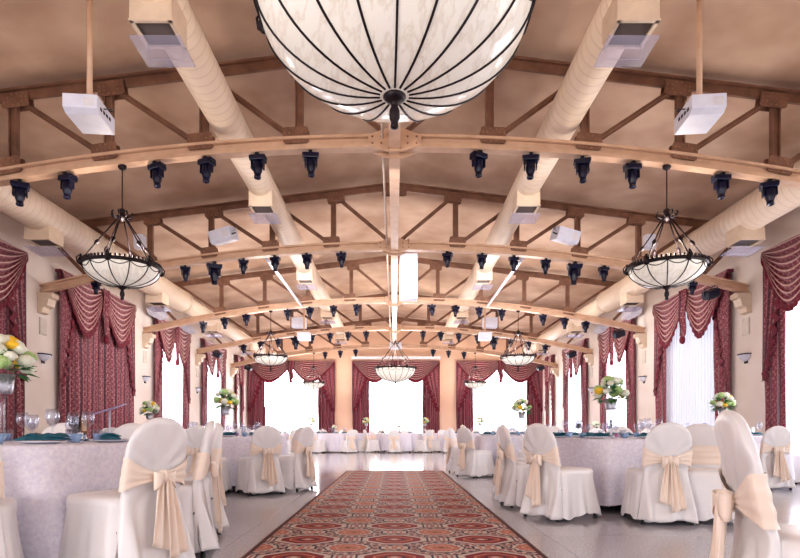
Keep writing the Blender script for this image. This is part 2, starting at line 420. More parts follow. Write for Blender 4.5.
# ------------------------------------------------------------------ draperies (local: x across, -y into the room, z up)
ZD = 4.39
def make_drapery(hw, closed, label, panel_w, cat='curtain', drop=.95):
    r = empty('window_drapery', label, cat)
    def panel(x0, x1, side):
        w = x1-x0; nf = max(3, int(w/.17))
        def fn(u, v):
            z = ZD-.1 - v*(ZD-.14)
            a = .062+.02*sin(u*7)
            return (x0+w*u + .01*sin(9*v+u*20), -.13 - a*sin(2*pi*nf*u+.6*sin(v*4)) - .02*sin(v*6+u*9), z)
        m = MB(); m.grid(fn, nf*8, 14, lambda u, v: (u*w*2.2, v*4.3)); return m.build('curtain_panel', M['drape'], r, True)
    if closed:
        panel(-hw, .14, -1); panel(-.14, hw, 1)
    else:
        panel(-hw, -hw+panel_w, -1); panel(hw-panel_w, hw, 1)
    # flat header board
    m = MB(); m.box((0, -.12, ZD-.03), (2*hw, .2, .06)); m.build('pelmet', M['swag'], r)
    # two swags
    for s in (-1, 1):
        xa, xb = (-hw, .12) if s < 0 else (-.12, hw)
        W = xb-xa
        def fn(u, v, xa=xa, W=W):
            g = max(0, sin(pi*u))**.9
            xx = xa + W*(.5+(u-.5)*(1-.10*v*g))
            z = ZD - .02 - drop*g*v*(1+.06*sin(u*5)) - .05*v
            nfold = 9
            y = -.26 - .03*g - .035*sin(2*pi*nfold*v)*min(1, g*2) - .05*v*g
            return (xx, y, z)
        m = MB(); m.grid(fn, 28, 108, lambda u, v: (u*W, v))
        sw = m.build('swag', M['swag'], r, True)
        # ruffled burgundy edge
        pts = []; tm = MB(); n = 44
        def tr(u, v, fn=fn):
            p = Vector(fn(u, 1.0)); g = 1
            return (p.x, p.y-.015-.02*sin(u*2*pi*15)*v, p.z+.02-.12*v)
        tm.grid(tr, 150, 2); tm.build('ruffle', M['trimred'], sw, True)
    # centre tail
    def tail(u, v):
        w = .34*(1-.35*v)
        return ((u-.5)*w + .03*sin(v*9), -.36-.05*sin(2*pi*3*u), ZD-.02 - v*(drop+.12+.16*abs(1-2*u)*-1))
    m = MB(); m.grid(tail, 24, 10, lambda u, v: (u*.5, v))
    ct = m.build('centre_tail', M['drape'], r, True)
    tm = MB(); tm.lathe([(.02,.02),(.06,-.02),(.085,-.09),(.07,-.17),(.03,-.2)], (0,-.36,ZD-drop-.02), 12,
                        fn=lambda r_, z, a, i: r_*(1+.25*sin(a*5))); tm.build('ruffle', M['trimred'], ct, True)
    # cascades: pleated side falls whose inner edge steps outward and down, edged with ruffle
    for s in (-1, 1):
        def inner(v): return (hw-.04) - (panel_w+.06)*(1-v)**.8
        L = 2.5
        def cas(u, v, s=s):
            xo = hw+.02; xi = inner(v)
            x = xo + (xi-xo)*u
            return (s*x, -.19-.025*sin(2*pi*4*u), ZD-.05 - v*L - .0*u)
        m = MB(); m.grid(cas, 24, 30, lambda u, v: (u*.8, v*2.5))
        cs = m.build('side_cascade', M['drape'], r, True)
        tm = MB()
        def tr(u, v, s=s):
            t = .3+.7*u
            x = inner(t)+.055*sin(u*2*pi*8); z = ZD-.05-t*L
            return (s*(x-.07+.14*v), -.235-.015*sin(u*2*pi*7+1.2)-.01*v, z-.03*v)
        tm.grid(tr, 96, 2); tm.build('ruffle', M['trimred'], cs, True)
    return r
PL = {1:'nearest', 3:'first', 4:'second', 5:'third', 6:'fourth', 7:'fifth'}
lab = {
 (-1,3):'closed burgundy drapery with swag left of the nearest left sconce, at the left edge',
 (-1,4):'fully closed burgundy and gold drapery with two swags, left wall beside hanging chandelier',
 (-1,5):'open burgundy drapery on the left wall, next beyond the fully closed one',
 (-1,6):'narrow-looking open burgundy drapery on left wall, two beyond the closed one',
 (-1,7):'burgundy drapery on left wall in the far left corner',
 (1,3):'open burgundy drapery with swag at the right edge, near the large wall sconce',
 (1,4):'open burgundy drapery over grey sheer, right wall between the two nearest sconces',
 (1,5):'open burgundy drapery on right wall behind the tall flower vase',
 (1,6):'open burgundy drapery on the right wall, two beyond the grey sheer window',
 (1,7):'burgundy drapery on the right wall in the far right corner'}
for (sx, i), lb in lab.items():
    cy, hw = WIN[i]; closed = (sx < 0 and i in (3, 4))
    pw = .95 if i < 7 else .45
    r = make_drapery(hw, closed, lb, .60 if i < 7 else .22, drop=1.15)
    r.location = (sx*HW, cy, 0); r.rotation_euler = (0, 0, -sx*pi/2); r.scale = (1, .65, 1)
for (cx, hw), lb in zip(FW, ('burgundy drapery with two swags on far wall, left of the screen case',
                             'burgundy drapery on far wall directly below the white screen case',
                             'burgundy drapery with two swags on far wall, right of the screen case')):
    r = make_drapery(hw, False, lb, .85, drop=.92); r.location = (cx, YW, 0)
# sheers
def sheer(hw, label):
    def fn(u, v): return (-hw+2*hw*u, -.05-.025*sin(2*pi*u*22), ZH+.05-v*(ZH-.1))
    m = MB(); m.grid(fn, 176, 4, lambda u, v: (u, v)); return tag(m.build('sheer_curtain', M['sheer'], None, True), label, 'curtain')
for sx in (-1, 1):
    for i in (3, 4, 5, 6):
        if sx < 0 and i in (3, 4): continue
        cy, hw = WIN[i]
        lb = {(-1,5):'white sheer in the left wall window beyond the closed drapery', (-1,6):'white sheer in the far window of the left wall',
              (1,3):'white sheer at the right edge of the photo', (1,4):'pleated greyish white sheer between right wall sconces',
              (1,5):'white sheer behind the tall flower vase on the right', (1,6):'white sheer in the far window of the right wall'}[(sx,i)]
        o = sheer(hw-.3, lb); o.location = (sx*HW, cy, 0); o.rotation_euler = (0,0,-sx*pi/2)
# far windows: pairs of tied-back sheers
for (cx, hw), side in zip(FW, ('left', 'centre', 'right')):
    for s in (-1, 1):
        def fn(u, v, s=s):
            z = ZH-.05-v*(ZH-.15)
            t = max(0, 1-abs(z-1.15)/1.6)**1.2
            if z < 1.15: t = max(0, 1-abs(z-1.15)/1.3)
            inner = .04+.0*t; outer = (hw-.4)
            a = inner + t*(0)                        # inner edges meet at the knot
            b = outer - t*(outer-.42)
            if z < 1.2: a = inner+.25*(1-t)
            return (s*(a+(b-a)*u), -.05-.02*sin(2*pi*u*12), z)
        m = MB(); m.grid(fn, 96, 16, lambda u, v: (u*.4, v))
        o = tag(m.build('sheer_curtain', M['sheer'], None, True), '%s half of the tied white sheers in the %s far wall window' % ('left' if s < 0 else 'right', side), 'curtain')
        o.location = (cx, YW, 0)

# ------------------------------------------------------------------ trusses
TY = [3.4*K, 8.27*K, 12.9*K, 18.2*K, 23.03*K, 27.9*K]
zb = lambda x: (5.08-.0152*(x/K)**2)*K
zt = lambda x: (6.45-.122*abs(x)/K)*K
PS = 1.38*K
def hexplate(m, c, w, h, y, t=.02, rot=0, star=False):
    x0, z0 = c
    kx, kz = (.16, .2) if star else (.42, .40)
    pts = [(-w/2,-h*kz),(-w*kx,-h/2),(w*kx,-h/2),(w/2,-h*kz),(w/2,h*kz),(w*kx,h/2),(-w*kx,h/2),(-w/2,h*kz)]
    vs = [(x0+a*cos(rot)-b*sin(rot), y-t/2, z0+a*sin(rot)+b*cos(rot)) for a, b in pts]
    vs += [(p[0], y+t/2, p[2]) for p in vs]
    m.add(vs, [tuple(range(8)), tuple(range(15,7,-1))]+[(i, i+8, (i+1)%8+8, (i+1)%8) for i in range(8)])
def make_truss():
    r = empty('roof_truss', '', 'truss')
    n = 48; xs = [-HW+.02+(2*HW-.04)*i/n for i in range(n+1)]
    def chord(fz, secs):
        m = MB()
        for w, h, dz in secs:
            vs = []
            for x in xs:
                z = fz(x)+dz
                vs += [(x,-w/2,z-h/2),(x,w/2,z-h/2),(x,w/2,z+h/2),(x,-w/2,z+h/2)]
            fs = [(0,3,2,1), tuple(n*4+k for k in (0,1,2,3))]
            for i in range(n):
                for k in range(4):
                    k2 = (k+1) % 4; fs.append((i*4+k, i*4+k2, (i+1)*4+k2, (i+1)*4+k))
            m.add(vs, fs)
        return m
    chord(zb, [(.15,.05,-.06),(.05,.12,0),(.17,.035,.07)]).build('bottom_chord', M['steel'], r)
    chord(zt, [(.14,.03,.05),(.04,.12,-.02)]).build('top_chord', M['steel_shaded'], r)
    for k in range(-4, 5):
        x = k*PS
        m = MB(); w = .09 if k else .14
        m.box((x, 0, (zb(x)+zt(x))/2), (w, .02, zt(x)-zb(x)-.1)); m.box((x-w/2, 0, (zb(x)+zt(x))/2), (.018, .08, zt(x)-zb(x)-.1)); m.box((x+w/2, 0, (zb(x)+zt(x))/2), (.018, .08, zt(x)-zb(x)-.1))
        m.build('king_post' if k == 0 else 'post', M['steel'] if k == 0 else M['steel_shaded'], r)
    for s in (-1, 1):
        for k in range(0, 6):
            xo = s*(k+1)*PS if k < 5 else s*(HW-.05); xi = s*k*PS
            if k == 5: a = (xo, 0, zt(xo)-.05)
            else: a = (xo-s*.05, 0, zt(xo)-.06)
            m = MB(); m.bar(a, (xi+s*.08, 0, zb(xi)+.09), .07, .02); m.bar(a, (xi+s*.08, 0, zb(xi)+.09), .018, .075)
            m.build('diagonal_brace', M['steel_shaded'], r)
    rv = MB()
    def plate(x, z, w, h, mat='steel_shaded', rot=0, yo=.055):
        m = MB()
        for y in (-yo, yo): hexplate(m, (x, z), w, h, y, .012, rot, yo > .06)
        nplain = len(m.f); q = m
        for a in (-.42, -.25, -.1, .1, .25, .42):
            for b in ((-.14, .14) if abs(a) > .2 else (-.36, .36)):
                px, pz = a*w, b*h
                q.lathe([(.016,0),(.013,-.008),(.001,-.011)], (x+px*cos(rot)-pz*sin(rot), -yo-.006, z+px*sin(rot)+pz*cos(rot)), 6, 'y')
        p = m.build('gusset_plate', M[mat], r); p.data.materials.append(M['rivet'])
        for pl in p.data.polygons[nplain:]: pl.material_index = 1
    plate(0, zb(0), .70, .31, 'steel', yo=.095); plate(0, zt(0)-.08, .5, .22)
    for s in (-1, 1):
        for k in range(1, 5):
            x = s*k*PS
            plate(x+s*.04, zb(x)+.11, .34, .22, rot=-s*.05*k); plate(x-s*.05, zt(x)-.09, .36, .2, rot=-s*.12)
    for s in (-1, 1):   # plaster corbel under each end
        m = MB(); x = s*HW
        pr = [(0,0),(-.30,0),(-.30,-.1),(-.24,-.12),(-.20,-.26),(-.12,-.30),(-.10,-.40),(0,-.42)]
        z0 = zb(HW)-.09
        vs = [(x+s*a, -.13, z0+b) for a, b in pr]+[(x+s*a, .13, z0+b) for a, b in pr]; L = len(pr)
        m.add(vs, [tuple(range(L)), tuple(range(2*L-1, L-1, -1))]+[(i, i+L, (i+1)%L+L, (i+1)%L) for i in range(L)])
        m.build('corbel', M['ductbox'], r)
    return r
T = Proto(make_truss())
TL = ['arched steel roof truss above the huge near chandelier, out of the top of the photo',
      'nearest visible arched steel roof truss, carrying the biggest row of dark stage lights',
      'second arched steel roof truss, ending on corbels beside the two side chandeliers',
      'third arched steel roof truss with the hanging white boxes beyond it',
      'fourth arched steel roof truss in front of the central far chandelier',
      'farthest arched steel roof truss, just before the peach far wall']
for y, lb in zip(TY, TL): T.put((0, y, 0), 0, lb, 'arched roof trusses')
m = MB(); y0, y1 = YB, YW; zc = zb(0)
m.box((0,(y0+y1)/2,zc-.02), (.05, y1-y0, .16)); m.box((0,(y0+y1)/2,zc-.11), (.15, y1-y0, .025)); m.box((0,(y0+y1)/2,zc+.06), (.15, y1-y0, .025))
tag(m.build('longitudinal_beam', M['steel']), 'tan steel beam running lengthwise down the middle of the ceiling', 'beam')
m = MB(); m.tube([(-.16,y0,zc+.02),(-.16,y1,zc+.02)], .018, 8)
tag(m.build('conduit_pipe', M['conduit'], None, True), 'thin pipe running just left of the central lengthwise beam', 'pipe')
for s, nm in ((-1,'left'),(1,'right')):
    m = MB(); m.tube([(s*2.96*K,13.0*K,4.9*K),(s*2.96*K,18.3*K,4.9*K)], .035, 10)
    for yy in (13.0*K, 18.2*K): m.tube([(s*2.96*K,yy,4.9*K),(s*2.96*K,yy,zb(2.96*K)+.05)], .012, 6)
    tag(m.build('light_tube', M['white'], None, True), 'long thin white tube hung lengthwise %s of the central beam' % nm, 'tube')

# ------------------------------------------------------------------ spiral ducts
def make_duct(x, z, r, segs, regs, label, bw):
    root = empty('spiral_duct', label, 'duct', (x, 0, z))
    for (ya, yb, rr) in segs:
        m = MB(); m.tube([(0,ya,0),(0,yb,0)], rr, 40); 
        o = m.build('duct_pipe', M['duct'], root, True)
        for p in o.data.polygons:
            if len(p.vertices) > 4: p.use_smooth = False
        mm = MB()
        for ye in (yb,):
            mm.lathe([(rr+.004,ye-.05),(rr+.02,ye-.04),(rr+.02,ye-.0),(rr+.004,ye+.01)], (0,0,0), 40, 'y')
        mm.build('flange', M['ductbox'], o, True)
    for y in regs:
        rr = [s for s in segs if s[0] <= y <= s[1]][0][2]
        b = bw; zb0 = -rr-.16; zt0 = -rr*.45
        m = MB(); w = b/2
        # open-bottomed box with a lip
        for cx, cy, sx_, sy_ in ((-w,0,.012,b),(w,0,.012,b),(0,-w,b,.012),(0,w,b,.012)):
            m.box((cx,cy,(zb0+zt0)/2),(sx_,sy_,zt0-zb0))
        for cx, cy, sx_, sy_ in ((-w+.012,0,.035,b+.03),(w-.012,0,.035,b+.03),(0,-w+.012,b+.03,.035),(0,w-.012,b+.03,.035)):
            m.box((cx,cy,zb0),(sx_,sy_,.018))
        bx = m.build('register_box', M['ductbox'], root, loc=(0,y,0))
        g = MB()
        for k in range(11): g.box((0,-w+.03+k*(b-.06)/10,zb0+.03),(b-.05,.006,.03),Matrix.Rotation(.6,3,'X'))
        g.box((0,0,zb0+.06),(b-.02,b-.02,.005))
        g.build('grille', M['grille'], bx)
        d = MB(); sgn = 1 if x < 0 else -1
        d.box((sgn*.02,.06,zb0-.13),(b*1.25,b*1.1,.008),Matrix.Rotation(-.06,3,'X'))
        d.build('deflector_plate', M['acrylic'], bx)
        wv = MB()
        wv.tube([(-w*.9,w*.8,zb0),(-w*.9,w*.9,zb0-.13),(w*.9,w*.9,zb0-.13),(w*.9,w*.8,zb0)], .004, 5)
        wv.build('hanger_wire', M['conduit'], bx)
    return root
for s, nm in ((-1,'left'),(1,'right')):
    make_duct(s*2.48*K, 5.50*K, .248*K, [(YB, 27.2*K, .248*K)], [1.0*K, 6.0*K, 10.75*K, 15.9*K, 21.0*K, 26.0*K],
              'large cream spiral duct just %s of the central beam with register boxes below' % nm, .42*K)
    make_duct(s*6.7*K, 5.0*K, .32*K, [(YB, 18.0*K, .325*K), (18.0*K, 28.5*K, .26*K)], [1.0*K, 6.0*K, 10.9*K, 16.1*K, 21.0*K, 25.8*K],
              'cream spiral duct running along the top of the %s wall' % nm, .46*K)

# ------------------------------------------------------------------ stage lights
def make_spot():
    r = empty('stage_light', '', 'stage light')
    m = MB(); m.box((0,0,-.03),(.05,.12,.05)); m.tube([(0,-.05,0),(0,-.05,.03),(0,0,.05),(0,.05,.03),(0,.05,0)], .012, 6); m.build('clamp', M['dark'], r)
    m = MB(); m.box((0,0,-.085),(.22,.17,.075)); m.box((-.10,0,-.06),(.05,.12,.05)); m.box((.10,0,-.06),(.05,.12,.05)); m.build('base', M['light_body'], r, bevel=.01)
    m = MB()
    for s in (-1,1): m.box((s*.085,0,-.17),(.022,.09,.14))
    m.box((0,0,-.122),(.17,.05,.02))
    m.build('yoke', M['light_body'], r, bevel=.006)
    m = MB(); m.lathe([(.001,-.12),(.055,-.125),(.066,-.15),(.07,-.22),(.066,-.27),(.05,-.31),(.046,-.345),(.052,-.35),(.052,-.375),(.044,-.378)], (0,0,0), 16)
    h = m.build('head', M['light_body'], r, True)
    m = MB(); m.lathe([(.044,-.375),(.03,-.368),(.001,-.365)], (0,0,0), 16); m.build('lens', M['light_lens'], h, True)
    return r
S = Proto(make_spot())
def spot(x, ti, label, sc=1.0, tilt=0, group=None):
    y = TY[ti]
    S.put((x, y, zb(x)-.085), 0, label, group or 'stage lights under truss %s' % ('nearest','second','third','fourth','farthest')[ti-1], sc*.9, rot=(random.uniform(-.06,.06), tilt+random.uniform(-.05,.05), random.uniform(-.5,.5)))
ordn = ['innermost','second','third','fourth','fifth','outermost','next to outermost','seventh','eighth']
def row(ti, xs, tname, sc=1.0, big=()):
    for s, nm in ((-1,'left'),(1,'right')):
        for j, x in enumerate(xs):
            pos = ('first','second','third','fourth','fifth','sixth','seventh','eighth')[j]
            sz = 'larger navy-black' if j in big else 'navy-black'
            spot(s*x*K, ti, '%s stage light, %s one %s of centre under %s' % (sz, pos, nm, tname), sc*(1.45 if j in big else 1))
row(1, (1.22,1.98,2.72,3.45,4.74,5.43), 'the nearest truss', 1.0)
row(2, (1.2,1.98,2.7,3.42,4.08,4.73), 'the second truss', .95, (4,))
row(3, (1.2,1.95,2.7,3.42,4.73,5.43,6.1), 'the third truss', 1.0)
row(4, (1.15,1.87,2.6,3.35,4.0,4.7,5.4,6.1), 'the fourth truss', 1.0, (4,))
row(5, (1.9,2.65,3.4), 'the farthest truss', 1.0)
# angled flood lights near the truss ends
def make_flood(mat='light_body', name='flood_light', cat='flood light'):
    r = empty(name, '', cat)
    m = MB(); m.box((0,0,0),(.34,.2,.17)); m.build('housing', M[mat], r, bevel=.02)
    m = MB(); m.box((0,0,-.09),(.30,.17,.015)); m.build('lens', M['light_lens'] if mat=='light_body' else M['grille'], r)
    m = MB(); m.tube([(-.18,0,.0),(-.18,0,.14),(.18,0,.14),(.18,0,0)], .012, 6); m.build('bracket', M['dark'], r)
    return r
FL = Proto(make_flood())
for s, ti, lb in ((1,2,'black flood light angled beside the right end of the second truss'), (1,3,'dark blue flood light at the right end of the third truss'),
                  (1,4,'dark blue flood light at the right end of the fourth truss'), (1,5,'dark blue flood light at the right end of the farthest truss'),
                  (-1,4,'dark blue flood light at the left end of the fourth truss'), (-1,5,'dark blue flood light at the left end of the farthest truss')):
    x = s*7.15*K; FL.put((x, TY[ti]-.02, zb(x)-.27), 0, lb, None, .95, rot=(.3,-s*.35,s*.2))
for s, x, nm in ((-1,6.75,'left'),(1,6.75,'right')):
    spot(s*x*K, 2, 'small stage light just inside the %s side chandelier, second truss' % nm, .8)

# ------------------------------------------------------------------ white boxes (speakers / projectors)
def white_box(label, loc, size, rot=(0,0,0), pole=None, name='projector', detail=True):
    r = empty(name, label, name.replace('_',' '), loc)
    w, d, h = size; c = .22*h
    R = Matrix.Rotation(rot[2],3,'Z') @ Matrix.Rotation(rot[1],3,'Y') @ Matrix.Rotation(rot[0],3,'X')
    m = MB(); vs = [(-w/2,-d/2,h/2),(w/2,-d/2,h/2),(w/2,d/2,h/2),(-w/2,d/2,h/2),(-w/2,-d/2,-h/2+c),(w/2,-d/2,-h/2+c),(w/2,-d*.35,-h/2),(-w/2,-d*.35,-h/2),(w/2,d/2,-h/2),(-w/2,d/2,-h/2)]
    m.add([R@Vector(p) for p in vs], [(0,1,2,3),(0,4,5,1),(4,7,6,5),(7,9,8,6),(3,2,8,9),(1,5,6,8,2),(0,3,9,7,4)])
    b = m.build('housing', M['white'], r, bevel=.008)
    if detail:
        m = MB()
        for k in range(5): m.box(R@Vector((w*.25-.0*k, -d/2-.002, h*.25-k*h*.1)), (w*.3,.004,h*.03), R)
        m.build('vent', M['panel'], b)
        m = MB(); sgn = -1 if loc[0] > 0 else 1
        for k in range(4): m.box(R@Vector((sgn*(w/2+.003), -d*.3+k*d*.16, -.1*h+.05*k*h)), (.006,.035,.03), R)
        m.tube([R@Vector((sgn*(w/2+.01),-d*.2,.1*h)), R@Vector((sgn*(w/2+.07),-d*.1,.25*h)), R@Vector((sgn*(w/2+.05),d*.1,.4*h)), R@Vector((sgn*w*.3,d*.1,h*.55))], .006, 5)
        m.build('socket', M['dark'], b)
    if pole:
        m = MB(); m.tube([(0,0,h/2),(0,0,pole-loc[2])], .028, 10); m.lathe([(.028,0),(.09,.0),(.09,.02),(.028,.03)],(0,0,h/2),12)
        m.build('pole', M['steel'], r, True)
    return r
for s, nm in ((-1,'left'),(1,'right')):
    white_box('white projector hanging from a long tan pole, upper %s' % nm, (s*3.37*K, 6.3*K, 4.40*K), (.33,.46,.17), (.0,0,s*-.10), ZC(3.4*K)-.01)
    white_box('white box speaker tilted above the second truss, %s of centre' % nm, (s*3.78*K, 12.6*K, 5.22*K), (.50,.3,.26), (.2,s*.15,s*.3), None, 'loudspeaker')
    white_box('small white box speaker seen behind the %s side chandelier' % nm, (s*5.85*K, 13.1*K, 5.25*K), (.20,.2,.3), (.1,0,0), None, 'loudspeaker', False)
    white_box('white box mounted above the fourth truss, %s of centre' % nm, (s*3.78*K, 22.6*K, 5.2*K), (.5,.3,.38), (0,0,s*.1), None, 'loudspeaker', False)
    white_box('white projector on a short pole below the fourth truss, %s of centre' % nm, (s*3.52*K, 22.2*K, 4.6*K), (.44,.4,.27), (0,0,0), ZC(3.53*K)-.004, 'projector', False)
    white_box('long white box high on the %s wall beyond the closed bay' % nm, (s*7.15, 17.2, 4.40), (.25,.9,.2), (0,s*.25,0), None, 'loudspeaker', False)
    white_box('long white box high on the %s wall beyond the third truss' % nm, (s*7.2, 19.8, 4.40), (.25,.9,.2), (0,s*.25,0), None, 'loudspeaker', False)
white_box('tall white box hanging just right of the central beam', (.34*K, 14.0*K, 4.68*K), (.40,.4,1.0), (0,0,0), zc+.5, 'loudspeaker', False)
white_box('small white box at the middle of the farthest truss', (.05*K, 27.6*K, 5.05*K), (.55,.3,.28), (0,0,0), None, 'projector', False)
# screen case on the far wall
r = empty('projection_screen', 'long white projection screen case above the middle far window', 'screen case', (FW[1][0], YW-.42, 4.5))
m = MB(); m.box((0,0,0),(4.4,.14,.14)); m.build('case', M['case'], r, bevel=.01)
m = MB(); m.box((-2.2,0,0),(.04,.16,.16)); m.box((2.2,0,0),(.04,.16,.16)); m.build('end_cap', M['white'], r)
m = MB(); m.box((-1.5,.24,.0),(.05,.35,.05)); m.box((1.5,.24,0),(.05,.35,.05)); m.build('bracket', M['white'], r)

# ------------------------------------------------------------------ chandeliers
def make_chandelier(R, depth, ribs, rodh, nrods, label, stem_top, tubek=1.0):
    # origin: rim centre
    r = empty('bowl_chandelier', label, 'chandelier')
    prof = lambda t: (R*sin(t*pi/2)**.9, -depth*cos(t*pi/2)**1.15)
    P = [prof(max(.0001, i/20)) for i in range(21)]
    m = MB(); m.lathe([(max(a,.002), b) for a, b in P], (0,0,0), 72); m.build('glass_bowl', M['bowl'], r, True, solid=.008)
    m = MB(); tr = .007*tubek
    for k in range(ribs):
        a = 2*pi*k/ribs
        m.tube([((p[0]+.006)*cos(a), (p[0]+.006)*sin(a), p[1]-.004) for p in P[1:]], tr, 6)
    m.build('rib_cage', M['bronze'], r, True)
    m = MB()
    for k in range(ribs):   # scallops between the ribs under the rim
        a0 = 2*pi*k/ribs; pts = []
        for j in range(9):
            f = j/8; a = a0+2*pi/ribs*f; t = 1-.17*sin(pi*f)**.7
            q = prof(t); pts.append(((q[0]+.008)*cos(a), (q[0]+.008)*sin(a), q[1]-.003))
        m.tube(pts, tr*.8, 6)
    m.build('scallop_wire', M['bronze'], r, True)
    m = MB(); m.lathe([(R-.01,-.005),(R+.02,-.01),(R+.03,.015),(R+.02,.035),(R-.01,.035),(R-.01,-.005)], (0,0,0), 72)
    n = int(2*pi*R/.05)
    for k in range(n):
        a = 2*pi*k/n; m.box(((R+.015)*cos(a),(R+.015)*sin(a),.05),(.02,.024,.035),Matrix.Rotation(a,3,'Z'))
    m.build('rim_band', M['bronze'], r)
    fs = .85
    m = MB(); m.lathe([(.002,.01),(.07*fs,.01),(.075*fs,-.01),(.055*fs,-.03),(.03*fs,-.04),(.022*fs,-.06),(.034*fs,-.085),(.036*fs,-.12),(.022*fs,-.15),(.026*fs,-.165),(.024*fs,-.18),(.001,-.185)], (0,0,-depth), 20)
    m.build('finial', M['bronze'], r, True)
    for k in range(nrods):
        a = 2*pi*(k+.5)/nrods; p0 = Vector(((R+.02)*cos(a),(R+.02)*sin(a),.03)); p1 = Vector((.05*cos(a),.05*sin(a),rodh))
        m = MB(); m.tube([p0,p1], .009*tubek, 8)
        c = p0.lerp(p1,.42); d = (p1-p0).normalized()
        m.tube([c-d*.05,c-d*.03,c,c+d*.03,c+d*.05],[.008,.02,.028,.02,.008],8)
        m.lathe([(.001,-.06),(.03,-.05),(.045,-.02),(.03,.02),(.012,.05),(.02,.07),(.001,.09)], p0, 8)
        # small leaf scroll outside the rim
        m.tube([p0+Vector((0,0,-.06)), p0+Vector((.04*cos(a),.04*sin(a),-.03)), p0+Vector((.05*cos(a),.05*sin(a),.03)), p0+Vector((.02*cos(a),.02*sin(a),.06))], .008, 6)
        m.build('hanger_rod', M['bronze'], r, True)
    m = MB(); m.lathe([(.001,-.05),(.03,-.03),(.07,-.01),(.08,.02),(.04,.04),(.03,.08),(.045,.1),(.02,.13),(.001,.14)], (0,0,rodh), 16)
    for k in range(8):
        a = 2*pi*k/8; m.tube([(.06*cos(a),.06*sin(a),rodh),(.12*cos(a),.12*sin(a),rodh+.01),(.14*cos(a),.14*sin(a),rodh+.05),(.12*cos(a),.12*sin(a),rodh+.075)], .01, 6)
    m.build('crown', M['bronze'], r, True)
    m = MB(); m.tube([(0,0,rodh+.1),(0,0,stem_top)], .008*tubek, 8); m.build('stem', M['bronze'], r, True)
    m = MB(); m.lathe([(.001,.0),(.04,.0),(.055,.02),(.055,.06),(.03,.09)], (0,0,stem_top-.07), 14); m.build('ceiling_cup', M['bronze'], r, True)
    return r
zr = 3.26*K; xs_ = 3.95*K
stop = zb(xs_)-.06-zr
CH = Proto(make_chandelier(.475, .235, 12, .68, 6, '', stop))
for s, nm in ((-1,'left'),(1,'right')):
    for ti, dl in ((1,'nearest side chandelier'),(3,'middle side chandelier'),(5,'farthest, smallest-looking side chandelier')):
        CH.put((s*xs_, TY[ti], zr), .1, 'white glass bowl chandelier with bronze ribs, %s on the %s' % (dl, nm), 'bowl chandeliers')
BIG = Proto(make_chandelier(.745, .48, 18, .95, 8, '', zb(0)-.1-3.42*K, .95))
BIG.put((0, TY[0], 3.42*K), .2, 'huge ribbed white glass bowl chandelier filling the top middle of the photo', 'central chandeliers')
BIG.put((.03, TY[4], 3.42*K), .2, 'large bowl chandelier hanging in the middle before the far wall', 'central chandeliers')

# ------------------------------------------------------------------ wall sconces and panels
def make_sconce():
    r = empty('wall_sconce', '', 'sconce')
    def bowl(u, v):
        a = pi*u; rr = .17*cos(v*pi/2)**.7 if v < 1 else .001
        return (rr*cos(a), -rr*sin(a)*.8, -.15*v)
    m = MB(); m.grid(bowl, 20, 8); m.build('shade', M['white'], r, True, solid=.006)
    m = MB(); m.tube([(.18*cos(pi*k/16), -.18*.8*sin(pi*k/16), 0) for k in range(17)], .013, 8)
    m.tube([(0,-.02,-.15),(0,-.02,-.17)], .012, 8); m.build('rim', M['dark'], r, True)
    m = MB(); m.box((0,.0,-.08),(.1,.02,.22)); m.build('backplate', M['dark'], r)
    return r
SC = Proto(make_sconce())
def piers(i): return TY[i]
for s, nm in ((-1,'left'),(1,'right')):
    for ti, lb in ((2,'nearest'),(3,'second'),(4,'third')):
        y = TY[ti]+.05
        SC.put((s*(HW-.012), y, 2.46), 0, 'half-bowl white wall sconce with black rim, %s on the %s wall' % (lb, nm), 'wall sconces', rot=(0,0,-s*pi/2))
        m = MB(); m.box((s*(HW-.012), y, 3.05), (.022,.24,.36)); m.box((s*(HW-.026), y, 3.05), (.01,.2,.32))
        tag(m.build('wall_panel', M['panel'], bevel=.004), 'flush pale square panel above the %s sconce of the %s wall' % (lb, nm), 'panel', 'wall panels')

# ------------------------------------------------------------------ carpet
m = MB(); m.box((-.0, (12.0-1.0)/2, .008), (2.0, 13.0, .012))
cp = tag(m.build('carpet_runner', M['carpet']), 'long red, cream and navy medallion carpet runner down the aisle', 'carpet')

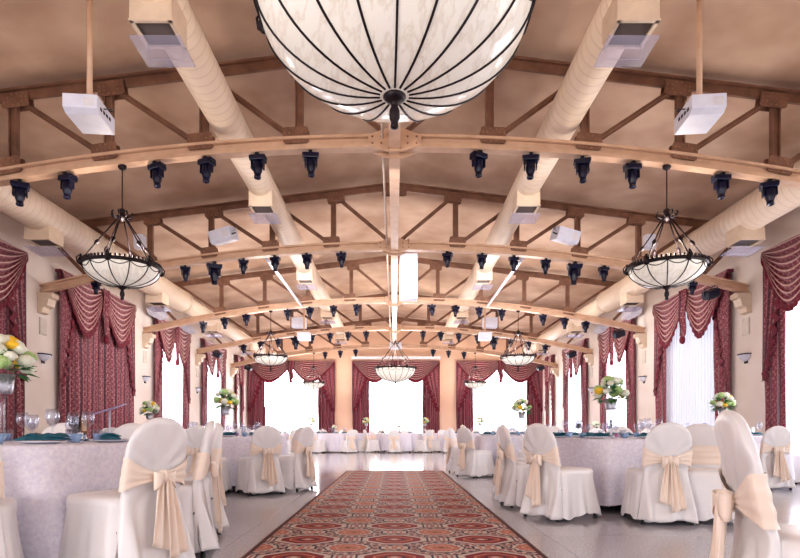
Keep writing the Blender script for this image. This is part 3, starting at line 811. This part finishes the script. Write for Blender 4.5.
# ------------------------------------------------------------------ covered chair (faces +Y, origin on the floor under the seat)
def make_chair():
    r = empty('banquet_chair', '', 'chair')
    # seat cover and skirt
    def rr(a, hx, hy, p=5.0):
        c, s = cos(a), sin(a); k = (abs(c/hx)**p+abs(s/hy)**p)**(-1/p); return k*c, k*s
    prof = [(.02,.485),(.3,.487),(.7,.485),(.93,.478),(1.0,.462),(1.015,.43),(1.0,.39),(1.03,.3),(1.08,.2),(1.13,.1),(1.16,.045)]
    def ring(m, n=96):
        vs = []
        for i, (k, z) in enumerate(prof):
            for j in range(n):
                a = 2*pi*j/n; x, y = rr(a, .225, .235)
                low = max(0, (.42-z)/.42)
                fold = 1+low*(.045*sin(a*9+1.3)+.03*sin(a*17+.5))
                # inverted corner pleats
                cor = abs(sin(2*a))**14
                fold += low*.06*cor
                zz = z + (.02*sin(a*4+.7)+.008*sin(a*13))*(low>.85)
                vs.append((x*k*fold, y*k*fold+.02, zz))
        fs = [tuple(range(n))]
        for i in range(len(prof)-1):
            for j in range(n):
                j2 = (j+1)%n; fs.append((i*n+j, i*n+j2, (i+1)*n+j2, (i+1)*n+j))
        m.add(vs, fs)
    m = MB(); ring(m); m.build('seat_cover', M['satin'], r, True)
    # back cover
    def width(z):
        if z < .5: return .192+.075*((.5-z)/.5)**1.3
        if z < .70: return .192+.014*sin((z-.5)/.2*pi/2)
        t = min(1, (z-.70)/.215); return .206*sqrt(max(0, 1-t**2.4))
    def yb(z):
        if z > .45: return -.215-.10*((z-.45)/.46)
        return -.215-.06*((.45-z)/.45)**1.4
    def back(m, n=88):
        zs = [.04,.07,.10,.14,.18,.225,.27,.315,.36,.405,.45,.485,.52,.55,.58,.61,.64,.67,.70,.725,.75,.77,.79,.81,.83,.845,.86,.873,.885,.90,.910,.9145]
        vs = []
        for i, z in enumerate(zs):
            w = max(width(z), .004); th = .032 if z > .5 else .032+.04*((.5-z)/.5)
            if z > .86: th *= max(.1, sqrt(max(0, 1-((z-.86)/.056)**2)))
            for j in range(n):
                a = 2*pi*j/n; c, s = cos(a), sin(a)
                x = w*abs(c)**.55*(1 if c > 0 else -1); y = th*abs(s)**.7*(1 if s > 0 else -1)
                low = max(0, (.55-z)/.55)
                y += (-.030*low*sin(x*34+1) - .018*low*sin(x*61)) if s < 0 else 0
                # drapes pulled in at the sash
                if s < 0:
                    dx, dz = x, z-.585; rr_ = sqrt(dx*dx+dz*dz); y += .013*sin(atan2(dz, dx)*11+1)*min(1, rr_/.08)*max(0, 1-rr_/.42)
                vs.append((x, yb(z)+y, z+(.012*sin(x*20) if i == 0 else 0)))
        fs = [tuple(range(n))[::-1], tuple((len(zs)-1)*n+k for k in range(n))]
        for i in range(len(zs)-1):
            for j in range(n):
                j2 = (j+1)%n; fs.append((i*n+j, i*n+j2, (i+1)*n+j2, (i+1)*n+j))
        m.add(vs, fs)
    m = MB(); back(m); m.build('back_cover', M['satin'], r, True)
    # sash: band around the back, gathered at a knot behind
    def band(u, v):
        a = 2*pi*u - pi/2; c, s = cos(a), sin(a)
        w = .211; th = .042
        d = min(u, 1-u)*2          # 0 at the knot (rear middle), 1 in front
        hh = .03+.105*min(1, d*2.4)**.8
        z = .585 + .02*min(1,d*3) + (v-.5)*hh*1.35
        x = w*abs(c)**.6*(1 if c > 0 else -1); y = th*abs(s)**.8*(1 if s > 0 else -1)
        pl = .008*sin(v*pi*6+3*d)
        return (x*(1+pl*.8), yb(z)+y*(1+pl*8)+(-.01 if s < 0 else 0), z)
    m = MB(); m.grid(band, 72, 14); sh = m.build('sash', M['sash'], r, True)
    kz = .585; ky = yb(kz)-.075
    m = MB(); m.lathe([(.001,-.04),(.026,-.03),(.034,0),(.026,.03),(.001,.04)], (0,ky,kz), 12, fn=lambda r_, z, a, i: r_*(1+.18*sin(3*a))); m.build('knot', M['sash'], sh, True)
    for s, L, dx in ((-1,.38,-.03),(1,.44,.04)):
        def tl(u, v, s=s, L=L, dx=dx):
            w = .022+.05*v**.8
            return (dx*v+s*.018+(u-.5)*2*w*.9, ky-.012-.03*v-.014*sin(u*2*pi*2+v*2)-.008*s, kz-.01-v*L+.02*v*(u-.5)*s*2)
        m = MB(); m.grid(tl, 24, 14); m.build('sash_tail', M['sash'], sh, True, solid=.003)
    for s in (-1,1):   # flattened bow loops
        def lp(u, v, s=s):
            a = 2*pi*u; L = .055
            return (s*(.015+L*(.5-.5*cos(a))), ky-.012+.022*sin(a), kz+(v-.5)*(.03+.075*(.5-.5*cos(a)))-.02*(.5-.5*cos(a)))
        m = MB(); m.grid(lp, 24, 6); m.build('bow_loop', M['sash'], sh, True, solid=.002)
    for sx in (-1,1):
        for y in (-.265,.235):
            m = MB(); m.tube([(sx*.2,y*.8,.3),(sx*.215,y,.0)], [.013,.011], 8); m.lathe([(.018,0),(.018,.02),(.012,.03)], (sx*.215,y,0), 8); m.build('leg', M['dark'], r, True)
    return r
TABLES = [(-2.65,3.85),(-2.58,8.7),(2.56,6.74),(2.52,11.3),(5.47,9.5),(-5.16,12.0)]
CHAIR = Proto(make_chair())
def chair(bx, by, deg, label, group=None):
    a = radians(deg); d = .26
    x, y = bx+d*cos(a), by+d*sin(a)
    for tx, ty in TABLES:
        q = sqrt((x-tx)**2+(y-ty)**2)
        if q < 1.07: x, y = tx+(x-tx)/q*1.07, ty+(y-ty)/q*1.07
    CHAIR.put((x, y, 0), a-pi/2, label, group)

# ------------------------------------------------------------------ round tables
TR = .90
def make_table():
    r = empty('round_table', '', 'table')
    m = MB(); m.lathe([(.01,.725),(TR-.03,.725),(TR-.02,.735),(TR-.02,.745),(TR-.03,.75),(.01,.75)], (0,0,0), 48); m.build('tabletop', M['tabletop'], r)
    for k in range(4):
        a = pi/4+pi/2*k; m = MB(); m.tube([(.45*cos(a),.45*sin(a),.73),(.62*cos(a),.62*sin(a),0)], .016, 8); m.build('leg', M['dark'], r)
    return r
def make_cloth(seed):
    rnd = random.Random(seed); ph = [rnd.uniform(0,6.28) for _ in range(5)]
    prof = [(.02,.760),(.5,.760),(TR-.03,.760),(TR-.008,.757),(TR+.004,.747),(TR+.008,.72)]+[(TR+.010+.02*t, .72-.655*t) for t in (.1,.2,.32,.45,.6,.75,.88,1)]
    n = 160; m = MB()
    vs = []
    for i, (r_, z) in enumerate(prof):
        t = max(0, (.73-z)/.66)
        for k in range(n):
            a = 2*pi*k/n
            f = 1.35*t**.6*(.04*sin(a*11+ph[0]+.8*sin(a*3+ph[1]))+.03*sin(a*19+ph[2]+sin(a*5))+.015*sin(a*7+ph[3]))
            zz = z + t*.02*sin(a*4+ph[4])
            vs.append(((r_+f)*cos(a),(r_+f)*sin(a),zz))
    fs = [tuple(range(n))]
    for i in range(len(prof)-1):
        for k in range(n):
            k2 = (k+1)%n; fs.append((i*n+k, (i+1)*n+k, (i+1)*n+k2, i*n+k2))
    m.add(vs, fs)
    return tag(m.build('tablecloth', M['cloth'], None, True), '', 'tablecloth')
TB = Proto(make_table()); CL = Proto(make_cloth(3))
def make_glass():
    m = MB(); m.lathe([(.001,.0),(.034,.002),(.032,.005),(.006,.01),(.004,.03),(.004,.085),(.012,.095),(.03,.115),(.037,.14),(.036,.165),(.030,.195),(.0285,.195),(.034,.165),(.035,.14),(.028,.117),(.01,.099),(.001,.097)], (0,0,0), 20)
    return tag(m.build('wine_glass', M['glass'], None, True), '', 'glass')
def make_tumbler():
    m = MB(); m.lathe([(.001,.0),(.028,.0),(.034,.09),(.032,.09),(.026,.008),(.001,.008)], (0,0,0), 16)
    return tag(m.build('water_glass', M['glass'], None, True), '', 'glass')
def make_napkin():
    m = MB()
    def fn(u, v):
        return ((u-.5)*.30+.01*sin(v*7), (v-.5)*.13, .012+.022*sin(u*pi)**.5*sin(v*pi)**.5*(1+.35*sin(u*19+v*5)))
    m.grid(fn, 24, 10); m.grid(lambda u, v: ((u-.5)*.22+.03, (v-.5)*.1+.02*sin(u*6), .03+.016*sin(v*pi)*(1+.3*sin(u*14))), 16, 8)
    return tag(m.build('napkin', M['teal'], None, True, solid=.004), '', 'napkin')
def make_plate():
    m = MB(); m.lathe([(.001,.004),(.08,.004),(.11,.014),(.135,.018),(.135,.014),(.11,.009),(.07,.0),(.001,.0)], (0,0,0), 28)
    return tag(m.build('dinner_plate', M['china'], None, True), '', 'plate')
def make_cup():
    r = empty('coffee_cup', '', 'cup')
    m = MB(); m.lathe([(.001,.0),(.022,.0),(.03,.02),(.04,.06),(.038,.06),(.028,.02),(.001,.006)], (0,0,0), 18); m.build('bowl', M['blueglaze'], r, True)
    m = MB(); m.tube([(.034,0,.048),(.055,0,.046),(.06,0,.03),(.045,0,.015),(.03,0,.015)], .004, 6); m.build('handle', M['blueglaze'], r, True)
    return r
def make_cutlery():
    m = MB(); m.box((0,.05,.003),(.018,.12,.003)); m.box((0,-.06,.004),(.012,.1,.005)); 
    return tag(m.build('table_knife', M['silver'], bevel=.001), '', 'knife')
def make_votive():
    r = empty('votive_candle', '', 'candle')
    m = MB(); m.lathe([(.001,0),(.03,0),(.034,.06),(.031,.06),(.028,.006),(.001,.006)], (0,0,0), 14); m.build('holder', M['glass'], r, True)
    m = MB(); m.lathe([(.001,.008),(.024,.008),(.024,.045),(.001,.047)], (0,0,0), 12); m.build('wax', M['pink'], r, True)
    return r
G_, W_, N_, P_, U_, KN, V_ = Proto(make_glass()), Proto(make_tumbler()), Proto(make_napkin()), Proto(make_plate()), Proto(make_cup()), Proto(make_cutlery()), Proto(make_votive())
ZT = .761
def setting(cx, cy, a, tname, full=True):
    c, s = cos(a), sin(a)
    def P(rad, tang): return (cx+rad*c-tang*s, cy+rad*s+tang*c, ZT)
    g = lambda k: k+' on '+tname
    P_.put(P(.70,0), a, 'white dinner plate under a napkin on %s' % tname, g('dinner plates'))
    N_.put((P(.70,0)[0],P(.70,0)[1],ZT+.012), a+pi/2+random.uniform(-.4,.4), 'folded teal napkin on a plate on %s' % tname, g('teal napkins'))
    G_.put(P(.50,.13), 0, 'clear stemmed wine glass on %s' % tname, g('wine glasses'), random.choice((1.0,1.12)))
    if full:
        G_.put(P(.44,.04), 0, 'clear stemmed wine glass on %s' % tname, g('wine glasses'), random.choice((.85,.92)))
        W_.put(P(.52,.24), 0, 'short clear water glass on %s' % tname, g('water glasses'))
        KN.put(P(.70,.19), a+pi/2, 'silver table knife beside a plate on %s' % tname, g('table knives'))
        U_.put(P(.55,-.18), a, 'pale blue cup on %s' % tname, g('pale blue cups'))
def blossom(m, c, r, n=10):
    c = Vector(c); m.lathe([(.001,-r*.7),(r*.6,-r*.5),(r*.95,0),(r*.8,r*.45),(r*.4,r*.75),(.001,r*.8)], c, n, fn=lambda q, z, a, i: q*(1+.12*sin(a*5+i*2)))
def make_flowers(seed, R=.16, teal=True):
    rnd = random.Random(seed)
    r = empty('flower_vase', '', 'flower vase')   # origin at table level
    m = MB(); m.lathe([(.06,0),(.065,.004),(.03,.015),(.018,.05),(.016,.25),(.022,.31),(.03,.33)], (0,0,0), 16); m.build('glass_stand', M['glass'], r, True)
    m = MB(); m.lathe([(.001,.33),(.055,.33),(.06,.35),(.076,.46),(.07,.46),(.06,.4)], (0,0,0), 20, fn=lambda q, z, a, i: q*(1+.03*sin(a*14))); m.build('pot', M['silver'], r, True)
    mats = {'fl_white':MB(), 'fl_green':MB(), 'fl_yellow':MB()}
    pts = []
    for k in range(32):
        th = rnd.uniform(0, 2*pi); ph = rnd.uniform(-.25, 1.4)
        p = Vector((R*.95*cos(ph)*cos(th), R*.95*cos(ph)*sin(th), .53+R*1.0*sin(ph))); pts.append(p)
        blossom(mats[rnd.choices(('fl_white','fl_green','fl_yellow'),(5,3,1.3))[0]], p, rnd.uniform(.042,.062))
    for nm, b in mats.items():
        if b.v: b.build({'fl_white':'white_flowers','fl_green':'green_flowers','fl_yellow':'yellow_flowers'}[nm], M[nm], r, True)
    m = MB()
    for k in range(40):
        th = rnd.uniform(0, 2*pi); ph = rnd.uniform(-.75,.9); d = Vector((cos(ph)*cos(th), cos(ph)*sin(th), sin(ph)*.8))
        a = Vector((0,0,.50))+d*R*.7; b = Vector((0,0,.50))+d*R*rnd.uniform(1.15,1.55)
        side = d.cross(Vector((0,0,1))).normalized()*.03; mid = (a+b)/2+Vector((0,0,.012))
        m.add([a, mid+side, b, mid-side], [(0,1,2,3)])
    m.build('leaves', M['leaf'], r)
    m = MB()
    for k in range(12):
        th = rnd.uniform(0, 2*pi); ph = rnd.uniform(-.4,.2) if k<8 else 1.2; d = Vector((cos(ph)*cos(th), cos(ph)*sin(th), sin(ph)*.8))
        a = Vector((0,0,.5))+d*R*.7; b = Vector((0,0,.5))+d*R*rnd.uniform(1.3,1.6); side = d.cross(Vector((0,0,1))).normalized()*.022; mid = (a+b)/2
        m.add([a, mid+side, b, mid-side], [(0,1,2,3)])
    m.build('blue_leaves', M['tealleaf'], r)
    return r
FLW = Proto(make_flowers(5))
def make_lowvase():
    r = empty('small_flower_vase', '', 'flower vase'); rnd = random.Random(9)
    m = MB(); m.lathe([(.001,0),(.035,0),(.04,.02),(.036,.16),(.045,.2),(.042,.2),(.033,.16),(.001,.02)], (0,0,0), 16); m.build('vase', M['silver'], r, True)
    b = MB(); l = MB()
    for k in range(12):
        th = rnd.uniform(0,2*pi); ph = rnd.uniform(-.1,1.4); blossom(b, (.085*cos(ph)*cos(th), .085*cos(ph)*sin(th), .25+.07*sin(ph)), .045)
        d = Vector((cos(th),sin(th),rnd.uniform(-.5,.5))); s = d.cross(Vector((0,0,1))).normalized()*.025; a = Vector((0,0,.23)); l.add([a+d*.05, a+d*.11+s, a+d*.17, a+d*.11-s], [(0,1,2,3)])
    b.build('white_flowers', M['fl_white'], r, True); l.build('leaves', M['leaf'], r); return r
LV = Proto(make_lowvase())

def table(cx, cy, tname, nset=8, full=True, flowers='tall', off=0, rot=0):
    TB.put((cx,cy,0), rot, 'round folding table hidden beneath the white cloth, %s' % tname, 'round tables')
    CL.put((cx,cy,0), rot, 'white damask floor-length cloth over %s' % tname, 'white tablecloths')
    for k in range(nset): setting(cx, cy, off+2*pi*k/nset, tname, full)
    if flowers == 'tall': FLW.put((cx,cy,ZT), rot, 'tall vase of white, green and yellow flowers on %s' % tname, 'table flowers')
    if flowers == 'low': LV.put((cx,cy,ZT), rot, 'small vase of white flowers on %s' % tname, 'table flowers')
nL1, nL2, nR1, nR2 = 'the near left table', 'the second left table', 'the large right-hand table', 'the second right table'
table(-2.65, 3.85, nL1, 8, True, 'tall', .1, 0)
table(-2.58, 8.7, nL2, 8, True, 'tall', .3, 1)
table(2.56, 6.74, nR1, 8, True, 'tall', .2, 2)
table(2.52, 11.3, nR2, 8, True, 'tall', 0, 3)
for (cx, cy, nm) in ((-2.65,3.85,nL1),(-2.58,8.7,nL2),(2.56,6.74,nR1)):
    for k in range(3):
        a = 2*pi*k/3+.9; V_.put((cx+.2*cos(a),cy+.2*sin(a),ZT), 0, 'pink votive candle in glass around the flowers on %s' % nm, 'votive candles on '+nm)
chair(-1.34,3.2,154,'nearest cream satin covered chair with peach sash, beside the near left table')
chair(-1.36,3.98,196,'covered chair seen edge-on directly right of the nearest sashed chair')
chair(-1.56,4.8,218,'covered chair half hidden between the edge-on chair and the nearest sashed chair')
chair(-2.45,5.25,-98,'covered chair across the near left table, its top just left of the big chair')
chair(-3.0,5.15,-76,'covered chair across the near left table behind the wine glasses')
chair(-2.05,2.62,118,'covered chair cut off by the lower left corner of the photo')
chair(-1.69,7.50,124,'covered chair seen from behind with peach bow, at the second left table')
chair(-2.5,7.30,88,'covered chair at the second left table, its seat showing right of the edge-on chair')
chair(-1.28,8.10,160,'covered chair facing left beside the aisle at the second left table')
chair(-1.66,9.55,222,'covered chair on the far aisle side of the second left table')
chair(-2.7,10.1,-90,'covered chair on the far side of the second left table')
chair(-3.75,9.4,-30,'covered chair at the outer side of the second left table')
chair(1.40,5.44,30,'covered chair with peach sash nearest the aisle at the large right-hand table')
chair(1.36,6.46,4,'covered chair behind the nearest aisle chair of the large right-hand table')
chair(1.52,7.42,-32,'covered chair third along the aisle at the large right-hand table')
chair(2.44,5.10,86,'covered chair seen squarely from behind with peach bow, front of large right-hand table')
chair(2.28,8.15,-80,'covered chair across the large right-hand table, left of its flowers')
chair(3.15,8.0,-115,'covered chair across the large right-hand table, right of its flowers')
chair(3.95,6.9,185,'covered chair at the wall side of the large right-hand table')
chair(3.02,5.62,-108,'covered chair facing the camera between the bow-back chair and the foreground chair')
chair(1.27,2.07,-18,'large foreground covered chair seen from the side at the lower right')
chair(1.30,10.42,36,'covered chair at the aisle side of the second right table')
chair(1.22,11.9,-24,'covered chair on the far aisle side of the second right table')
chair(2.45,9.95,88,'covered chair in front of the second right table')
chair(2.6,12.6,-92,'covered chair behind the second right table')
# outer tables
def ring(cx, cy, n, off, tname, rad=1.46):
    for k in range(n):
        a = off+2*pi*k/n
        chair(cx+rad*cos(a), cy+rad*sin(a), math.degrees(a)+180, 'cream covered chair with peach sash around %s' % tname, 'chairs around '+tname)
table(-5.16, 12.0, 'the outer left table', 6, False, 'tall', .3)
ring(-5.16, 12.0, 6, .5, 'the outer left table')
table(5.47, 9.5, 'the outer right table', 6, False, 'tall', .3)
chair(5.43,8.12,92,'covered chair with hanging peach sash at the outer right table, close to the foreground chair')
chair(6.15,9.95-1.6+1.6,150,'covered chair at the far right of the outer right table')
chair(6.9,9.2,172,'covered chair at the wall side of the outer right table')
chair(4.2,9.0,22,'covered chair on the near aisle side of the outer right table')
chair(5.3,10.9,-88,'covered chair behind the outer right table')
table(5.3, 15.0, 'the far outer right table', 6, False, 'low', .3); ring(5.3, 15.0, 6, .2, 'the far outer right table')
table(-5.3, 16.8, 'the far outer left table', 6, False, 'low', .3); ring(-5.3, 16.8, 6, .4, 'the far outer left table')
far = [(-5.1,23.2,'low','the far row table in the left corner'),(-2.45,23.3,'low','the far row table left of the middle'),(.2,23.5,'low','the far row table in the middle'),
       (2.8,23.3,'low','the far row table right of the middle'),(5.35,23.1,'low','the far row table in the right corner')]
for i, (x, y, fl, nm) in enumerate(far):
    table(x, y, nm, 5, False, fl, .4); ring(x, y, 6, -pi/2+.35*(1 if i % 2 else -1)+.2, nm)
back = [(-3.8,26.0,'the rearmost table on the left'),(-1.3,26.2,'the rearmost table left of the middle'),(1.4,26.2,'the rearmost table right of the middle'),(3.9,26.0,'the rearmost table on the right')]
for i, (x, y, nm) in enumerate(back):
    table(x, y, nm, 0, False, 'tall', .4); ring(x, y, 4, -pi/2+.5, nm)
# cards on the near left table
for u, Y, mt, lb in ((76,4.35,'dark','small black upright card on the near left table'),(84.5,4.38,'wood','small brown wood-framed card beside the black card')):
    s = F/Y; x = (u-394.5)/s; hh = .15
    r = empty('table_card', lb, 'card', (x,Y,ZT)); m = MB(); m.box((0,0,.05+hh/2),(.058,.012,hh-.03)); m.build('card', M[mt], r, bevel=.002)
    m = MB(); m.box((0,0,.008),(.06,.05,.016)); m.box((0,0,.04),(.012,.01,.06)); m.build('stand', M['dark'], r)
    if mt == 'wood':
        m = MB(); m.box((0,-.008,.05+hh/2),(.042,.004,hh-.055)); m.build('face', M['steel'], r)
# lilac board on a white stand behind the near left table
r = empty('display_stand', 'lilac tilted board on a white stand beside the closed drapery', 'stand', (-4.9, 10.2-.4, 0))
m = MB(); m.box((0,0,1.22),(.40,.5,.02),Matrix.Rotation(-.28,3,'Y')@Matrix.Rotation(.2,3,'X')); m.build('board', M['lilac'], r, bevel=.004)
m = MB(); m.tube([(0,0,.03),(0,0,1.2)], .018, 8); m.lathe([(.16,0),(.16,.02),(.03,.04)], (0,0,0), 20); m.build('stand_pole', M['white'], r, True)
# dark doorway in the far left corner
r = struct(MB().box((-HW+.62, YW-.02, 1.05), (.62,.05,2.1)).build('door_1', M['doorwood']))
MB().box((-HW+.27, YW-.03, 1.06), (.12,.07,2.15)).build('door_frame', M['dark'], r)
r = struct(MB().box((HW-.4, YW-.02, 1.35), (.4,.05,1.2)).build('trim_1', M['doorwood']))
MB().box((HW-.42, YW-.05, 1.55), (.26,.02,.6)).build('notice_panel', M['white'], r)

# ------------------------------------------------------------------ light
w = bpy.data.worlds.new('w'); bpy.context.scene.world = w; w.use_nodes = True
w.node_tree.nodes['Background'].inputs[0].default_value = (.8,.85,1,1); w.node_tree.nodes['Background'].inputs[1].default_value = .6
def area(loc, rot, sx, sy, e, col):
    l = bpy.data.lights.new('area', 'AREA'); l.shape = 'RECTANGLE'; l.size = sx; l.size_y = sy; l.energy = e; l.color = col
    o = bpy.data.objects.new('fill_light', l); C.objects.link(o); o.location = loc; o.rotation_euler = rot; return o
# unseen fill lamps added behind the photographer
area((0, YB+.5, 2.6), (radians(86),0,0), 12, 4, 190, (.84,.90,1))
area((-5.5, -3, 1.4), (radians(125),0,radians(-35)), 3, 3, 230, (1,.94,.92))  # added uplight that brightens the right side of the ceiling
# unseen fill lamps added at the trusses to brighten the far tables
area((0, TY[2]+.3, 3.9), (radians(78),0,0), 9, .5, 320, (1,.96,.95))
area((0, TY[1]+.3, 4.3), (radians(60),0,0), 6, .4, 60, (1,.97,.97))
# hall fixtures: bulbs inside bowls
for s in (-1,1):
    for ti in (1,3,5):
        l = bpy.data.lights.new('bulb','POINT'); l.energy = 45 if ti == 1 else 110; l.color = (1,.90,.80); l.shadow_soft_size = .15
        o = bpy.data.objects.new('bulb', l); C.objects.link(o); o.location = (s*xs_, TY[ti], zr+.12)
for ti in (0,4):
    l = bpy.data.lights.new('bulb','POINT'); l.energy = 90 if ti == 0 else 160; l.color = (1,.90,.80); l.shadow_soft_size = .2
    o = bpy.data.objects.new('bulb', l); C.objects.link(o); o.location = (0, TY[ti], zr+.25)

cam = bpy.data.cameras.new('camera'); co = bpy.data.objects.new('camera', cam); C.objects.link(co)
co.location = (0,0,H); co.rotation_euler = (pi/2,0,0)
cam.sensor_width = 36; cam.lens = F/800*36; cam.shift_x = 5.5/800; cam.shift_y = 152.5/800; cam.clip_end = 100
bpy.context.scene.camera = co
vs_ = bpy.context.scene.view_settings
vs_.view_transform = 'Standard'; vs_.look = 'Medium High Contrast'; vs_.exposure = 0.25; vs_.gamma = 1.0
